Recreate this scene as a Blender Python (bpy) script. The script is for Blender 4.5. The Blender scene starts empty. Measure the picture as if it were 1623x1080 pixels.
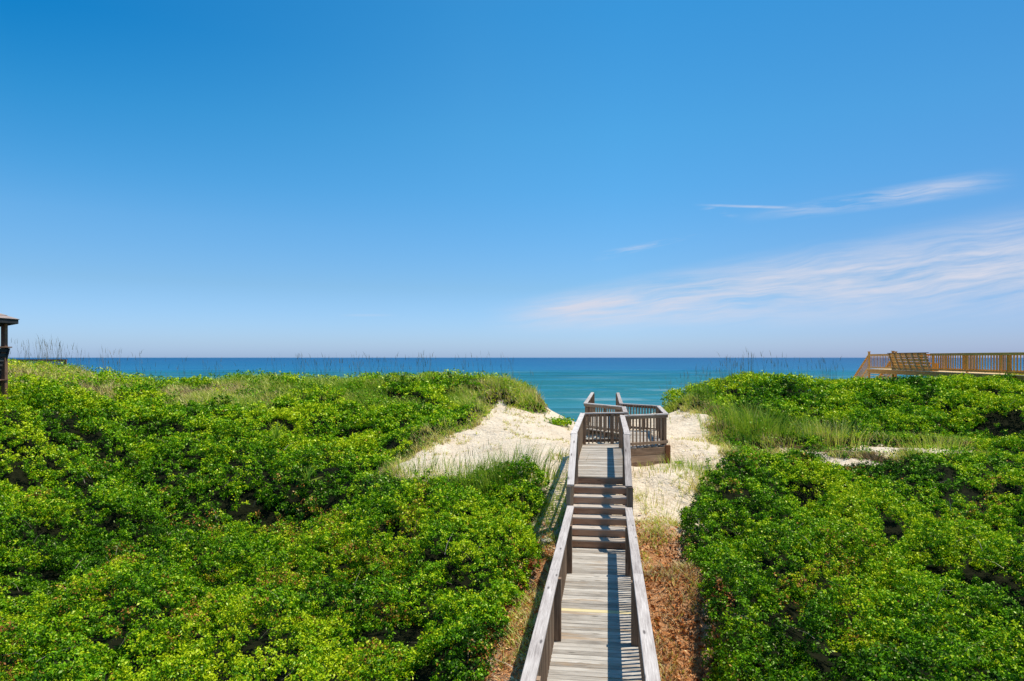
import bpy, math, random
import numpy as np
from mathutils import Vector, Matrix

random.seed(7)
rng = np.random.default_rng(7)
R = math.radians
scn = bpy.context.scene

# ------------------------------------------------------------------ camera
HC = 3.9                                   # eye height above the lower deck
F = 1082.0                                 # focal length in photo pixels
cam_d = bpy.data.cameras.new('camera')
cam_d.sensor_width = 36.0
cam_d.lens = 36.0 * F / 1623.0
cam_d.shift_y = 27.0 / 1623.0
cam_d.clip_end = 60000
cam_d.clip_start = 0.1
cam = bpy.data.objects.new('camera', cam_d)
cam.location = (0, 0, HC)
cam.rotation_euler = (R(90), 0, 0)
scn.collection.objects.link(cam)
scn.camera = cam

# ------------------------------------------------------------------ view
scn.view_settings.view_transform = 'Standard'
scn.view_settings.look = 'None'
scn.view_settings.exposure = 0.0
scn.view_settings.gamma = 1.0
scn.cycles.max_bounces = 8
scn.cycles.transparent_max_bounces = 8

ALPHA = R(7.92)                            # the boardwalk heads this far to the right of the view
SUN_AZ, SUN_EL = R(82), R(68)

# ------------------------------------------------------------------ node helpers
def newmat(name):
    m = bpy.data.materials.new(name)
    m.use_nodes = True
    m.node_tree.nodes.clear()
    return m, m.node_tree
def N(nt, typ, **kw):
    n = nt.nodes.new(typ)
    for k, v in kw.items():
        if k.startswith('i_'):
            key = k[2:]
            key = int(key) if key.isdigit() else key
            n.inputs[key].default_value = v
        else:
            setattr(n, k, v)
    return n
def math_(nt, op, a, b=None, c=None, clamp=False):
    n = nt.nodes.new('ShaderNodeMath'); n.operation = op; n.use_clamp = clamp
    for i, x in enumerate((a, b, c)):
        if x is None: continue
        if isinstance(x, (int, float)): n.inputs[i].default_value = x
        else: nt.links.new(x, n.inputs[i])
    return n.outputs[0]
def mixc(nt, fac, a, b, mode='MIX'):
    n = nt.nodes.new('ShaderNodeMix'); n.data_type = 'RGBA'; n.blend_type = mode
    for sock, x in ((n.inputs[0], fac), (n.inputs[6], a), (n.inputs[7], b)):
        if isinstance(x, (int, float)): sock.default_value = x
        elif isinstance(x, tuple): sock.default_value = (*x, 1) if len(x) == 3 else x
        else: nt.links.new(x, sock)
    return n.outputs[2]
def ramp(nt, fac, stops, interp='LINEAR'):
    n = nt.nodes.new('ShaderNodeValToRGB'); cr = n.color_ramp; cr.interpolation = interp
    while len(cr.elements) < len(stops): cr.elements.new(0.5)
    for e, (p, c) in zip(cr.elements, stops):
        e.position = p; e.color = (*c, 1)
    nt.links.new(fac, n.inputs[0])
    return n.outputs[0]
def mapr(nt, v, a, b, c=0.0, d=1.0, smooth=False):
    n = nt.nodes.new('ShaderNodeMapRange')
    if smooth: n.interpolation_type = 'SMOOTHSTEP'
    nt.links.new(v, n.inputs[0])
    for i, x in enumerate((a, b, c, d)): n.inputs[i + 1].default_value = x
    return n.outputs[0]
def noise(nt, vec, scale, detail=3, rough=0.5, dim='3D', dist=0.0):
    n = nt.nodes.new('ShaderNodeTexNoise'); n.noise_dimensions = dim
    n.inputs['Scale'].default_value = scale; n.inputs['Detail'].default_value = detail
    n.inputs['Roughness'].default_value = rough; n.inputs['Distortion'].default_value = dist
    if vec is not None: nt.links.new(vec, n.inputs['Vector'])
    return n.outputs['Fac']
def mapping(nt, vec, loc=(0, 0, 0), rot=(0, 0, 0), scale=(1, 1, 1)):
    n = nt.nodes.new('ShaderNodeMapping')
    nt.links.new(vec, n.inputs[0])
    n.inputs[1].default_value = loc; n.inputs[2].default_value = rot; n.inputs[3].default_value = scale
    return n.outputs[0]

# ------------------------------------------------------------------ world: Nishita sky with cirrus
world = bpy.data.worlds.new('World'); scn.world = world; world.use_nodes = True
wt = world.node_tree; wt.nodes.clear()
sky = N(wt, 'ShaderNodeTexSky', sky_type='NISHITA', sun_disc=False)
sky.sun_elevation = SUN_EL; sky.sun_rotation = SUN_AZ
sky.altitude = 0; sky.air_density = 1.0; sky.dust_density = 0.6; sky.ozone_density = 2.0
tc = N(wt, 'ShaderNodeTexCoord')
sep = N(wt, 'ShaderNodeSeparateXYZ'); wt.links.new(tc.outputs['Generated'], sep.inputs[0])
X_, Y_, Z_ = sep.outputs
ysafe = math_(wt, 'MAXIMUM', Y_, 0.05)
P_ = math_(wt, 'DIVIDE', X_, ysafe)
Q_ = math_(wt, 'DIVIDE', Z_, ysafe)
front = mapr(wt, Y_, 0.15, 0.4)
comb = N(wt, 'ShaderNodeCombineXYZ')
wt.links.new(P_, comb.inputs[0])
wt.links.new(math_(wt, 'SUBTRACT', Q_, math_(wt, 'MULTIPLY', P_, 0.13)), comb.inputs[1])
PQ = comb.outputs[0]
warp = noise(wt, mapping(wt, PQ, scale=(3.0, 8.0, 1)), 1.0, 3, 0.55)
warpv = N(wt, 'ShaderNodeCombineXYZ')
wt.links.new(math_(wt, 'MULTIPLY', math_(wt, 'SUBTRACT', warp, 0.5), 0.06), warpv.inputs[1])
addv = N(wt, 'ShaderNodeVectorMath', operation='ADD')
wt.links.new(PQ, addv.inputs[0]); wt.links.new(warpv.outputs[0], addv.inputs[1])
streak = noise(wt, mapping(wt, addv.outputs[0], scale=(3.4, 46.0, 1)), 1.0, 6, 0.62)
fine = noise(wt, mapping(wt, addv.outputs[0], rot=(0, 0, 0.12), scale=(13.0, 120.0, 1)), 1.0, 4, 0.65)
big = noise(wt, mapping(wt, addv.outputs[0], loc=(3.1, 1.7, 0), scale=(2.2, 14.0, 1)), 1.0, 2, 0.5)
def band(pa, qa, pb, qb, wa, wb, soft=1.0, endsoft=0.08):
    """soft-edged streak from (pa,qa) to (pb,qb)"""
    s = mapr(wt, P_, pa, pb)
    qc = mapr(wt, P_, pa, pb, qa, qb)
    w = mapr(wt, P_, pa, pb, wa, wb)
    d = math_(wt, 'DIVIDE', math_(wt, 'ABSOLUTE', math_(wt, 'SUBTRACT', Q_, qc)), w)
    core = mapr(wt, d, soft, 0.0, 0.0, 1.0, True)
    e1 = mapr(wt, P_, pa - endsoft * 0.3, pa + endsoft, 0, 1, True)
    e2 = mapr(wt, P_, pb + 0.02, pb - endsoft, 0, 1, True) if pb < 0.74 else None
    m = math_(wt, 'MULTIPLY', core, e1)
    if e2 is not None: m = math_(wt, 'MULTIPLY', m, e2)
    return m
tex_main = mapr(wt, math_(wt, 'ADD', math_(wt, 'MULTIPLY', streak, 0.62), math_(wt, 'ADD', math_(wt, 'MULTIPLY', fine, 0.23), math_(wt, 'MULTIPLY', big, 0.35))), 0.45, 0.72)
main = math_(wt, 'MULTIPLY', band(-0.02, 0.058, 0.78, 0.140, 0.030, 0.104, 1.0, 0.14), tex_main)
main2 = math_(wt, 'MULTIPLY', band(0.18, 0.075, 0.45, 0.095, 0.02, 0.045, 1.0, 0.2), tex_main)
veil = math_(wt, 'MULTIPLY', band(0.0, 0.055, 0.80, 0.075, 0.02, 0.03, 1.0, 0.2), mapr(wt, big, 0.4, 0.7, 0.0, 0.22))
top = math_(wt, 'MULTIPLY', band(0.36, 0.206, 0.738, 0.264, 0.014, 0.024, 1.0, 0.15), mapr(wt, math_(wt, 'ADD', streak, math_(wt, 'MULTIPLY', fine, 0.4)), 0.52, 0.85))
thin = math_(wt, 'MULTIPLY', band(0.275, 0.2235, 0.425, 0.219, 0.0028, 0.0035, 1.0, 0.05), mapr(wt, fine, 0.3, 0.6, 0.3, 0.8))
low = math_(wt, 'MULTIPLY', band(0.125, 0.148, 0.27, 0.179, 0.010, 0.004, 1.0, 0.05), mapr(wt, fine, 0.4, 0.7, 0.0, 0.6))
puff = math_(wt, 'MULTIPLY', band(0.275, 0.222, 0.325, 0.208, 0.008, 0.006, 1.0, 0.03), mapr(wt, fine, 0.45, 0.7, 0.0, 0.5))
wisp = math_(wt, 'MULTIPLY', band(-0.25, 0.062, -0.18, 0.062, 0.003, 0.003, 1.0, 0.03), 0.18)
acc = math_(wt, 'MULTIPLY', main, 1.35)
for m_, k_ in ((main2, 0.7), (veil, 1.3), (top, 1.0), (thin, 0.7), (low, 0.8), (puff, 0.8), (wisp, 1.0)):
    acc = math_(wt, 'MAXIMUM', acc, math_(wt, 'MULTIPLY', m_, k_))
acc = math_(wt, 'MULTIPLY', acc, front, clamp=True)
# deeper, cleaner air than the model's: its colour graded by height above the horizon
g_ = [(0.0, (.66, .93, 1.68)), (.02, (.64, .89, 1.48)), (.10, (.53, .81, 1.10)), (.235, (.37, .92, 1.19)), (.31, (.32, .97, 1.22)), (.45, (.215, .95, 1.25)), (.8, (.25, .92, 1.2))]
grade = ramp(wt, math_(wt, 'MAXIMUM', Z_, 0.0), [(p_, tuple(c_ * 1.04 / 1.8 for c_ in col_)) for p_, col_ in g_])
skyc = mixc(wt, 1.0, sky.outputs[0], grade, 'MULTIPLY')
skyc = mixc(wt, 1.0, skyc, (1.8, 1.8, 1.8), 'MULTIPLY')
west = math_(wt, 'MULTIPLY', mapr(wt, Z_, 0.18, 0.40), mapr(wt, X_, -0.05, -0.55))
skyc = mixc(wt, 1.0, skyc, mixc(wt, west, (1.0, 1.0, 1.0), (.12, .78, .93)), 'MULTIPLY')
east = mapr(wt, X_, 0.15, 0.60)
skyc = mixc(wt, 1.0, skyc, mixc(wt, east, (1.0, 1.0, 1.0), (.84, .78, .82)), 'MULTIPLY')
CLOUD = (5.2, 5.5, 6.5)
skyc = mixc(wt, acc, skyc, CLOUD)
bg = N(wt, 'ShaderNodeBackground'); bg.inputs[1].default_value = 0.125
wt.links.new(skyc, bg.inputs[0])
wo = N(wt, 'ShaderNodeOutputWorld'); wt.links.new(bg.outputs[0], wo.inputs[0])

# ------------------------------------------------------------------ sun
sd = bpy.data.lights.new('sun', 'SUN'); sd.energy = 5.0; sd.angle = R(0.5); sd.color = (1.0, 0.94, 0.82)
so = bpy.data.objects.new('sun', sd); scn.collection.objects.link(so)
sdir = Vector((math.sin(SUN_AZ) * math.cos(SUN_EL), math.cos(SUN_AZ) * math.cos(SUN_EL), math.sin(SUN_EL)))
so.rotation_euler = sdir.to_track_quat('Z', 'Y').to_euler()
so.location = sdir * 60

# ------------------------------------------------------------------ object helpers
def setp(o, label=None, cat=None, group=None, kind=None):
    if label: o['label'] = label
    if cat: o['category'] = cat
    if group: o['group'] = group
    if kind: o['kind'] = kind
    return o
def empty(name, loc=(0, 0, 0), rz=0, parent=None, **kw):
    o = bpy.data.objects.new(name, None); scn.collection.objects.link(o)
    o.location = loc; o.rotation_euler = (0, 0, rz)
    if parent: o.parent = parent
    return setp(o, **kw)
class MB:
    """collects chamfered beams and polygons with uv along the grain"""
    def __init__(self): self.v = []; self.f = []; self.uv = []; self.r = []
    def face(self, idx, uvs, r): self.f.append(idx); self.uv.extend(uvs); self.r.append(r)
    def beam(self, p0, p1, w, h, side=None, ch=0.004, up=None):
        """beam from p0 to p1; w = width across SIDE, h = height"""
        p0, p1 = Vector(p0), Vector(p1)
        d = (p1 - p0); L = d.length; d.normalize()
        if side is None:
            side = d.cross(Vector((0, 0, 1)))
            if side.length < 1e-4: side = Vector((1, 0, 0))
        side = Vector(side); side = (side - d * side.dot(d)).normalized()
        upv = side.cross(d).normalized()
        a, b = w / 2, h / 2; c = min(ch, a * .4, b * .4)
        sec = [(-a + c, -b), (a - c, -b), (a, -b + c), (a, b - c), (a - c, b), (-a + c, b), (-a, b - c), (-a, -b + c)]
        base = len(self.v)
        for p in (p0, p1):
            for (x, y) in sec: self.v.append(p + side * x + upv * y)
        r = random.random(); o = (random.random() * 40, random.random() * 40)
        run = 0
        for i in range(8):
            j = (i + 1) % 8
            l = math.hypot(sec[j][0] - sec[i][0], sec[j][1] - sec[i][1])
            self.face([base + i, base + j, base + 8 + j, base + 8 + i],
                      [(o[0], o[1] + run), (o[0], o[1] + run + l), (o[0] + L, o[1] + run + l), (o[0] + L, o[1] + run)], r)
            run += l
        self.face([base + i for i in range(7, -1, -1)], [(o[0] + 9 + sec[i][1], o[1] + sec[i][0]) for i in range(7, -1, -1)], r)
        self.face([base + 8 + i for i in range(8)], [(o[0] + 9 + sec[i][1], o[1] + sec[i][0]) for i in range(8)], r)
        return self
    def prism(self, poly, off):
        """poly: 3D points, extruded by vector off"""
        poly = [Vector(p) for p in poly]; off = Vector(off); n = len(poly); base = len(self.v)
        self.v += poly + [p + off for p in poly]
        r = random.random(); o = random.random() * 40
        d = (poly[1] - poly[0]).normalized()
        nrm = (poly[1] - poly[0]).cross(poly[2] - poly[0]).normalized(); e = nrm.cross(d)
        uvs = [(o + (p - poly[0]).dot(d), o + (p - poly[0]).dot(e)) for p in poly]
        self.face(list(range(base, base + n))[::-1], uvs[::-1], r)
        self.face(list(range(base + n, base + 2 * n)), uvs, r)
        for i in range(n):
            j = (i + 1) % n; l = (poly[j] - poly[i]).length; h = off.length
            self.face([base + i, base + j, base + n + j, base + n + i], [(o, o), (o + l, o), (o + l, o + h), (o, o + h)], r)
        return self
    def build(self, name, mat, parent=None, **kw):
        me = bpy.data.meshes.new(name)
        me.from_pydata([tuple(v) for v in self.v], [], self.f)
        uvl = me.uv_layers.new(name='UVMap')
        uvl.data.foreach_set('uv', np.array(self.uv, dtype=np.float32).ravel())
        at = me.attributes.new('bv', 'FLOAT', 'FACE'); at.data.foreach_set('value', np.array(self.r, dtype=np.float32))
        me.materials.append(mat); me.validate(); me.update()
        o = bpy.data.objects.new(name, me); scn.collection.objects.link(o)
        if parent: o.parent = parent
        return setp(o, **kw)
def rawmesh(name, verts, faces_flat, nper, mat, attrs=(), parent=None, smooth=False, **kw):
    """fast numpy mesh; faces all have nper corners"""
    me = bpy.data.meshes.new(name)
    nv = len(verts); nf = len(faces_flat) // nper
    me.vertices.add(nv); me.vertices.foreach_set('co', np.ascontiguousarray(verts, dtype=np.float32).ravel())
    me.loops.add(nf * nper); me.loops.foreach_set('vertex_index', np.ascontiguousarray(faces_flat, dtype=np.int32))
    me.polygons.add(nf)
    me.polygons.foreach_set('loop_start', np.arange(0, nf * nper, nper, dtype=np.int32))
    for (an, dom, data) in attrs:
        a = me.attributes.new(an, 'FLOAT', dom); a.data.foreach_set('value', np.ascontiguousarray(data, dtype=np.float32))
    if smooth: me.polygons.foreach_set('use_smooth', np.ones(nf, dtype=bool))
    me.materials.append(mat); me.update(calc_edges=True)
    o = bpy.data.objects.new(name, me); scn.collection.objects.link(o)
    if parent: o.parent = parent
    return setp(o, **kw)

# ------------------------------------------------------------------ materials
def wood_mat(name, dark, mid, light, grain=1.0, stain=None, rough=0.75):
    m, nt = newmat(name)
    uv = N(nt, 'ShaderNodeUVMap').outputs[0]
    bv = N(nt, 'ShaderNodeAttribute', attribute_name='bv').outputs['Fac']
    g1 = noise(nt, mapping(nt, uv, scale=(2.2, 70, 1)), 1.0, 5, 0.65, dist=0.6)
    g2 = noise(nt, mapping(nt, uv, scale=(9, 260, 1)), 1.0, 3, 0.6)
    blot = noise(nt, mapping(nt, uv, scale=(1.8, 6, 1)), 1.0, 4, 0.6)
    v = math_(nt, 'ADD', math_(nt, 'MULTIPLY', g1, 0.55), math_(nt, 'ADD', math_(nt, 'MULTIPLY', g2, 0.25), math_(nt, 'MULTIPLY', blot, 0.35)))
    v = math_(nt, 'ADD', v, math_(nt, 'MULTIPLY', math_(nt, 'SUBTRACT', bv, 0.5), 0.22))
    col = ramp(nt, v, [(0.36, dark), (0.56, mid), (0.78, light)])
    # knots
    vor = N(nt, 'ShaderNodeTexVoronoi'); vor.inputs['Scale'].default_value = 1.0
    nt.links.new(mapping(nt, uv, scale=(2.0, 7.5, 1)), vor.inputs['Vector'])
    kn = mapr(nt, vor.outputs['Distance'], 0.06, 0.16, 0.8, 0.0, True)
    col = mixc(nt, kn, col, tuple(c * 0.45 for c in dark))
    if stain:
        st = noise(nt, mapping(nt, uv, loc=(5, 3, 0), scale=(0.9, 3, 1)), 1.0, 3, 0.6)
        col = mixc(nt, mapr(nt, st, 0.52, 0.72, 0, 0.75, True), col, stain)
    p = N(nt, 'ShaderNodeBsdfPrincipled'); nt.links.new(col, p.inputs['Base Color'])
    p.inputs['Roughness'].default_value = rough
    p.inputs['Specular IOR Level'].default_value = 0.25
    b = N(nt, 'ShaderNodeBump'); b.inputs['Strength'].default_value = 0.5 * grain; b.inputs['Distance'].default_value = 0.006
    nt.links.new(v, b.inputs['Height']); nt.links.new(b.outputs[0], p.inputs['Normal'])
    nt.links.new(p.outputs[0], N(nt, 'ShaderNodeOutputMaterial').inputs[0])
    return m
W_DECK = wood_mat('weathered_deck', (0.14, 0.115, 0.09), (0.40, 0.35, 0.295), (0.68, 0.62, 0.54), grain=1.5, stain=(0.34, 0.22, 0.12))
W_CAP = wood_mat('weathered_cap', (0.15, 0.115, 0.10), (0.46, 0.39, 0.345), (0.76, 0.67, 0.60), grain=1.6)
W_RAIL = wood_mat('weathered_rail', (0.11, 0.062, 0.036), (0.29, 0.185, 0.115), (0.46, 0.32, 0.21))
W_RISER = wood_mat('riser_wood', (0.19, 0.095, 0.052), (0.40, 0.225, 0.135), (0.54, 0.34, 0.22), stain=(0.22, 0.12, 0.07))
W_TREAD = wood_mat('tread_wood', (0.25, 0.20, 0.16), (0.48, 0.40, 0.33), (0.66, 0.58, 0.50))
W_NEW = wood_mat('fresh_plank', (0.56, 0.44, 0.22), (0.72, 0.60, 0.34), (0.80, 0.69, 0.44))
W_GOLD = wood_mat('treated_pine', (0.40, 0.17, 0.03), (0.66, 0.32, 0.06), (0.80, 0.46, 0.13))
W_GOLD_L = wood_mat('treated_pine_edge', (0.50, 0.32, 0.13), (0.66, 0.46, 0.22), (0.80, 0.60, 0.34))
W_RUST = wood_mat('rusty_post', (0.13, 0.05, 0.02), (0.28, 0.12, 0.05), (0.42, 0.22, 0.11))
W_DARK = wood_mat('dark_wood', (0.012, 0.014, 0.017), (0.035, 0.036, 0.038), (0.09, 0.088, 0.085))
W_BROWN = wood_mat('brown_wood', (0.08, 0.04, 0.025), (0.19, 0.10, 0.06), (0.34, 0.20, 0.13))
W_SHINGLE = wood_mat('roof_shingle', (0.13, 0.095, 0.08), (0.28, 0.21, 0.18), (0.42, 0.33, 0.29))

def leaf_mat(name, stops, trans=0.35, gloss=0.10, rough=0.38):
    m, nt = newmat(name)
    a = N(nt, 'ShaderNodeAttribute', attribute_name='hue').outputs['Fac']
    col = ramp(nt, a, stops)
    d = N(nt, 'ShaderNodeBsdfDiffuse'); nt.links.new(col, d.inputs[0])
    t = N(nt, 'ShaderNodeBsdfTranslucent')
    tcol = mixc(nt, 1.0, col, (1.15, 1.25, 0.55), 'MULTIPLY'); nt.links.new(tcol, t.inputs[0])
    g = N(nt, 'ShaderNodeBsdfGlossy'); g.inputs['Roughness'].default_value = rough
    g.inputs[0].default_value = (0.95, 0.95, 0.55, 1)
    m1 = N(nt, 'ShaderNodeMixShader'); m1.inputs[0].default_value = trans
    nt.links.new(d.outputs[0], m1.inputs[1]); nt.links.new(t.outputs[0], m1.inputs[2])
    m2 = N(nt, 'ShaderNodeMixShader'); m2.inputs[0].default_value = gloss
    nt.links.new(m1.outputs[0], m2.inputs[1]); nt.links.new(g.outputs[0], m2.inputs[2])
    nt.links.new(m2.outputs[0], N(nt, 'ShaderNodeOutputMaterial').inputs[0])
    return m
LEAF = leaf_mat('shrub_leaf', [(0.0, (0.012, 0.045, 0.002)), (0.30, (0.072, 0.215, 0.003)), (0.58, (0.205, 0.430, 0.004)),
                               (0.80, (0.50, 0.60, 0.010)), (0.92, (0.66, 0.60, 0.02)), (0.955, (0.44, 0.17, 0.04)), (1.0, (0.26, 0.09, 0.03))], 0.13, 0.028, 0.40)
GRASS = leaf_mat('dune_grass', [(0.0, (0.07, 0.17, 0.012)), (0.3, (0.24, 0.38, 0.03)), (0.55, (0.52, 0.58, 0.07)),
                                (0.75, (0.70, 0.62, 0.20)), (0.9, (0.75, 0.58, 0.30)), (1.0, (0.30, 0.19, 0.11))], 0.30, 0.03)
STALK = leaf_mat('oat_stalk', [(0.0, (0.10, 0.10, 0.05)), (0.5, (0.19, 0.15, 0.08)), (1.0, (0.30, 0.22, 0.13))], 0.15, 0.02)
LITTER = leaf_mat('dry_litter', [(0.0, (0.14, 0.040, 0.012)), (0.3, (0.42, 0.13, 0.035)), (0.6, (0.70, 0.30, 0.10)), (0.85, (0.74, 0.45, 0.22)), (1.0, (0.80, 0.62, 0.40))], 0.15, 0.03)
TWIG = leaf_mat('bare_twig', [(0.0, (0.10, 0.07, 0.05)), (0.6, (0.26, 0.21, 0.16)), (1.0, (0.45, 0.38, 0.30))], 0.0, 0.02)

# ground: sand, humus soil painted near black as shade under the shrubs, brown litter strip
SAND, nt = newmat('sand')
geo = N(nt, 'ShaderNodeNewGeometry'); pos = geo.outputs['Position']
veg = N(nt, 'ShaderNodeAttribute', attribute_name='veg').outputs['Fac']
lit = N(nt, 'ShaderNodeAttribute', attribute_name='litter').outputs['Fac']
n1 = noise(nt, pos, 1.1, 5, 0.6); n2 = noise(nt, pos, 9, 4, 0.65); n3 = noise(nt, pos, 60, 3, 0.6)
scol = ramp(nt, math_(nt, 'ADD', math_(nt, 'MULTIPLY', n1, 0.5), math_(nt, 'MULTIPLY', n2, 0.5)), [(0.33, (0.54, 0.405, 0.265)), (0.45, (0.80, 0.635, 0.455)), (0.60, (0.88, 0.73, 0.55))])
soil = ramp(nt, n2, [(0.3, (0.007, 0.009, 0.003)), (0.6, (0.014, 0.016, 0.005)), (0.75, (0.035, 0.03, 0.012))])  # dark humus, deepened in colour so crown gaps read as shaded
lcol = ramp(nt, math_(nt, 'ADD', math_(nt, 'MULTIPLY', n2, 0.5), math_(nt, 'MULTIPLY', n3, 0.5)), [(0.36, (0.18, 0.065, 0.022)), (0.49, (0.50, 0.225, 0.09)), (0.60, (0.62, 0.37, 0.20)), (0.72, (0.74, 0.54, 0.34))])
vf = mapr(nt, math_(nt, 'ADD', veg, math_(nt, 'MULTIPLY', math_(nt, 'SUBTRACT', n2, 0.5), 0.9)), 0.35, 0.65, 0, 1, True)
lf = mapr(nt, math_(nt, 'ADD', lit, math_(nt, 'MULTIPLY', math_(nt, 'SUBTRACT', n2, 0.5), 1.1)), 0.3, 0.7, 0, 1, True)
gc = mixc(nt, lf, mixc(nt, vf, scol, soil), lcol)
p = N(nt, 'ShaderNodeBsdfPrincipled'); nt.links.new(gc, p.inputs['Base Color']); p.inputs['Roughness'].default_value = 0.95
p.inputs['Specular IOR Level'].default_value = 0.1
b = N(nt, 'ShaderNodeBump'); b.inputs['Strength'].default_value = 1.0; b.inputs['Distance'].default_value = 0.15
rip = noise(nt, mapping(nt, pos, rot=(0, 0, 0.5), scale=(3, 9, 3)), 1.0, 4, 0.6, dist=0.4)
nt.links.new(math_(nt, 'ADD', math_(nt, 'ADD', math_(nt, 'MULTIPLY', n2, 0.6), math_(nt, 'MULTIPLY', rip, 0.7)), math_(nt, 'MULTIPLY', n3, 0.12)), b.inputs['Height'])
nt.links.new(b.outputs[0], p.inputs['Normal'])
nt.links.new(p.outputs[0], N(nt, 'ShaderNodeOutputMaterial').inputs[0])

# water
SEA, nt = newmat('sea_water')
pos = N(nt, 'ShaderNodeNewGeometry').outputs['Position']
sp = N(nt, 'ShaderNodeSeparateXYZ'); nt.links.new(pos, sp.inputs[0])
dist = sp.outputs[1]
lg = math_(nt, 'LOGARITHM', math_(nt, 'MAXIMUM', dist, 10.0), 10.0)
ban = noise(nt, mapping(nt, pos, scale=(0.0016, 0.010, 1)), 1.0, 4, 0.6)
ban2 = noise(nt, mapping(nt, pos, rot=(0, 0, .06), scale=(0.004, 0.055, 1)), 1.0, 5, 0.68)
t = math_(nt, 'ADD', mapr(nt, lg, 1.85, 3.5), math_(nt, 'ADD', math_(nt, 'MULTIPLY', math_(nt, 'SUBTRACT', ban, 0.5), 0.35), math_(nt, 'MULTIPLY', math_(nt, 'SUBTRACT', ban2, 0.5), 1.0)))
wc = ramp(nt, t, [(0.0, (0.085, 0.31, 0.36)), (0.25, (0.030, 0.215, 0.32)), (0.55, (0.002, 0.112, 0.24)), (1.0, (0.001, 0.074, 0.195))])
fo = noise(nt, mapping(nt, pos, rot=(0, 0, .06), scale=(0.012, 0.11, 1)), 1.0, 6, 0.66)
wc = mixc(nt, 1.0, wc, ramp(nt, ban2, [(.36, (.72, .74, .78)), (.5, (1, 1, 1)), (.62, (1.0, 1.0, 1.0))]), 'MULTIPLY')  # swell bands: wave shading painted in as a brightness multiplier
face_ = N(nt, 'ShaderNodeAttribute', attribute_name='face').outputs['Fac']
wc = mixc(nt, face_, wc, (0.020, 0.155, 0.175))        # green water on swell fronts, with their shade painted into the colour
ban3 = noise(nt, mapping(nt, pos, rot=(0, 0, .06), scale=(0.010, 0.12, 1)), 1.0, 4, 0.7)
wc = mixc(nt, 1.0, wc, ramp(nt, ban3, [(.36, (.66, .74, .80)), (.50, (.98, 1, 1)), (.64, (1.0, 1.0, 1.0))]), 'MULTIPLY')  # finer wave lines, their shading darkened into the water colour
foam = math_(nt, 'MULTIPLY', mapr(nt, fo, 0.53, 0.66, 0, 0.26, True), mapr(nt, lg, 2.7, 2.0))
wc = mixc(nt, foam, wc, (0.6, 0.68, 0.7))
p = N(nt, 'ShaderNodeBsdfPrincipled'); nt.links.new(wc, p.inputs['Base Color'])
p.inputs['Roughness'].default_value = 0.34; p.inputs['Specular IOR Level'].default_value = 0.16; p.inputs['IOR'].default_value = 1.33
wv1 = noise(nt, mapping(nt, pos, scale=(0.35, 1.1, 1)), 1.0, 5, 0.65, dist=0.3)
wv2 = noise(nt, mapping(nt, pos, scale=(0.03, 0.12, 1)), 1.0, 4, 0.6)
b = N(nt, 'ShaderNodeBump'); b.inputs['Strength'].default_value = 1.0; b.inputs['Distance'].default_value = 1.0
nt.links.new(math_(nt, 'ADD', math_(nt, 'MULTIPLY', wv1, 0.35), math_(nt, 'MULTIPLY', wv2, 1.2)), b.inputs['Height'])
nt.links.new(b.outputs[0], p.inputs['Normal'])
nt.links.new(p.outputs[0], N(nt, 'ShaderNodeOutputMaterial').inputs[0])

# ------------------------------------------------------------------ noise + interpolation in numpy
def h2(ix, iy, s=0):
    v = np.sin(ix * 127.1 + iy * 311.7 + s * 74.7) * 43758.5453
    return v - np.floor(v)
def vnoise(x, y, s=0):
    ix, iy = np.floor(x), np.floor(y); fx, fy = x - ix, y - iy
    fx = fx * fx * (3 - 2 * fx); fy = fy * fy * (3 - 2 * fy)
    a, b_, c, d = h2(ix, iy, s), h2(ix + 1, iy, s), h2(ix, iy + 1, s), h2(ix + 1, iy + 1, s)
    return a + (b_ - a) * fx + (c - a) * fy + (a - b_ - c + d) * fx * fy
def fbm(x, y, o=4, s=0):
    t = 0; a = 0.5; n = 0
    for i in range(o):
        t = t + a * vnoise(x * 2 ** i + 13 * i, y * 2 ** i - 7 * i, s + i); n += a; a *= 0.5
    return t / n
def domes(x, y, size, s=0):
    """0 in the creases between mounds .. 1 on their tops"""
    X, Y = x / size, y / size
    ix, iy = np.floor(X), np.floor(Y); best = np.full(X.shape, 0.0)
    for dx in (-1, 0, 1):
        for dy in (-1, 0, 1):
            cx = ix + dx; cy = iy + dy
            px = cx + 0.15 + 0.7 * h2(cx, cy, s); py = cy + 0.15 + 0.7 * h2(cx, cy, s + 5)
            r = 0.62 + 0.38 * h2(cx, cy, s + 9); hh = 0.55 + 0.45 * h2(cx, cy, s + 3)
            d2 = ((X - px) ** 2 + (Y - py) ** 2) / r ** 2
            best = np.maximum(best, hh * np.sqrt(np.clip(1 - d2, 0, 1)))
    return best
class TPS:
    def __init__(self, pts, lam=0.02):
        p = np.array(pts, float); self.p = p[:, :2]; n = len(p)
        K = self.k(self.p, self.p) + lam * np.eye(n)
        A = np.zeros((n + 3, n + 3)); A[:n, :n] = K
        Pm = np.c_[np.ones(n), self.p]; A[:n, n:] = Pm; A[n:, :n] = Pm.T
        self.w = np.linalg.solve(A, np.r_[p[:, 2], 0, 0, 0])
    def k(self, a, b):
        d2 = ((a[:, None, :] - b[None, :, :]) ** 2).sum(-1)
        return np.where(d2 > 0, 0.5 * d2 * np.log(np.maximum(d2, 1e-12)), 0)
    def __call__(self, x, y):
        sh = np.shape(x); x = np.clip(np.ravel(x), -36, 33); y = np.clip(np.ravel(y), 2.0, 80.0)
        out = np.empty(len(x)); n = len(self.p)
        for i in range(0, len(x), 40000):
            q = np.c_[x[i:i + 40000], y[i:i + 40000]]
            out[i:i + 40000] = self.k(q, self.p) @ self.w[:n] + self.w[n] + q @ self.w[n + 1:]
        return out.reshape(sh)
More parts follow.
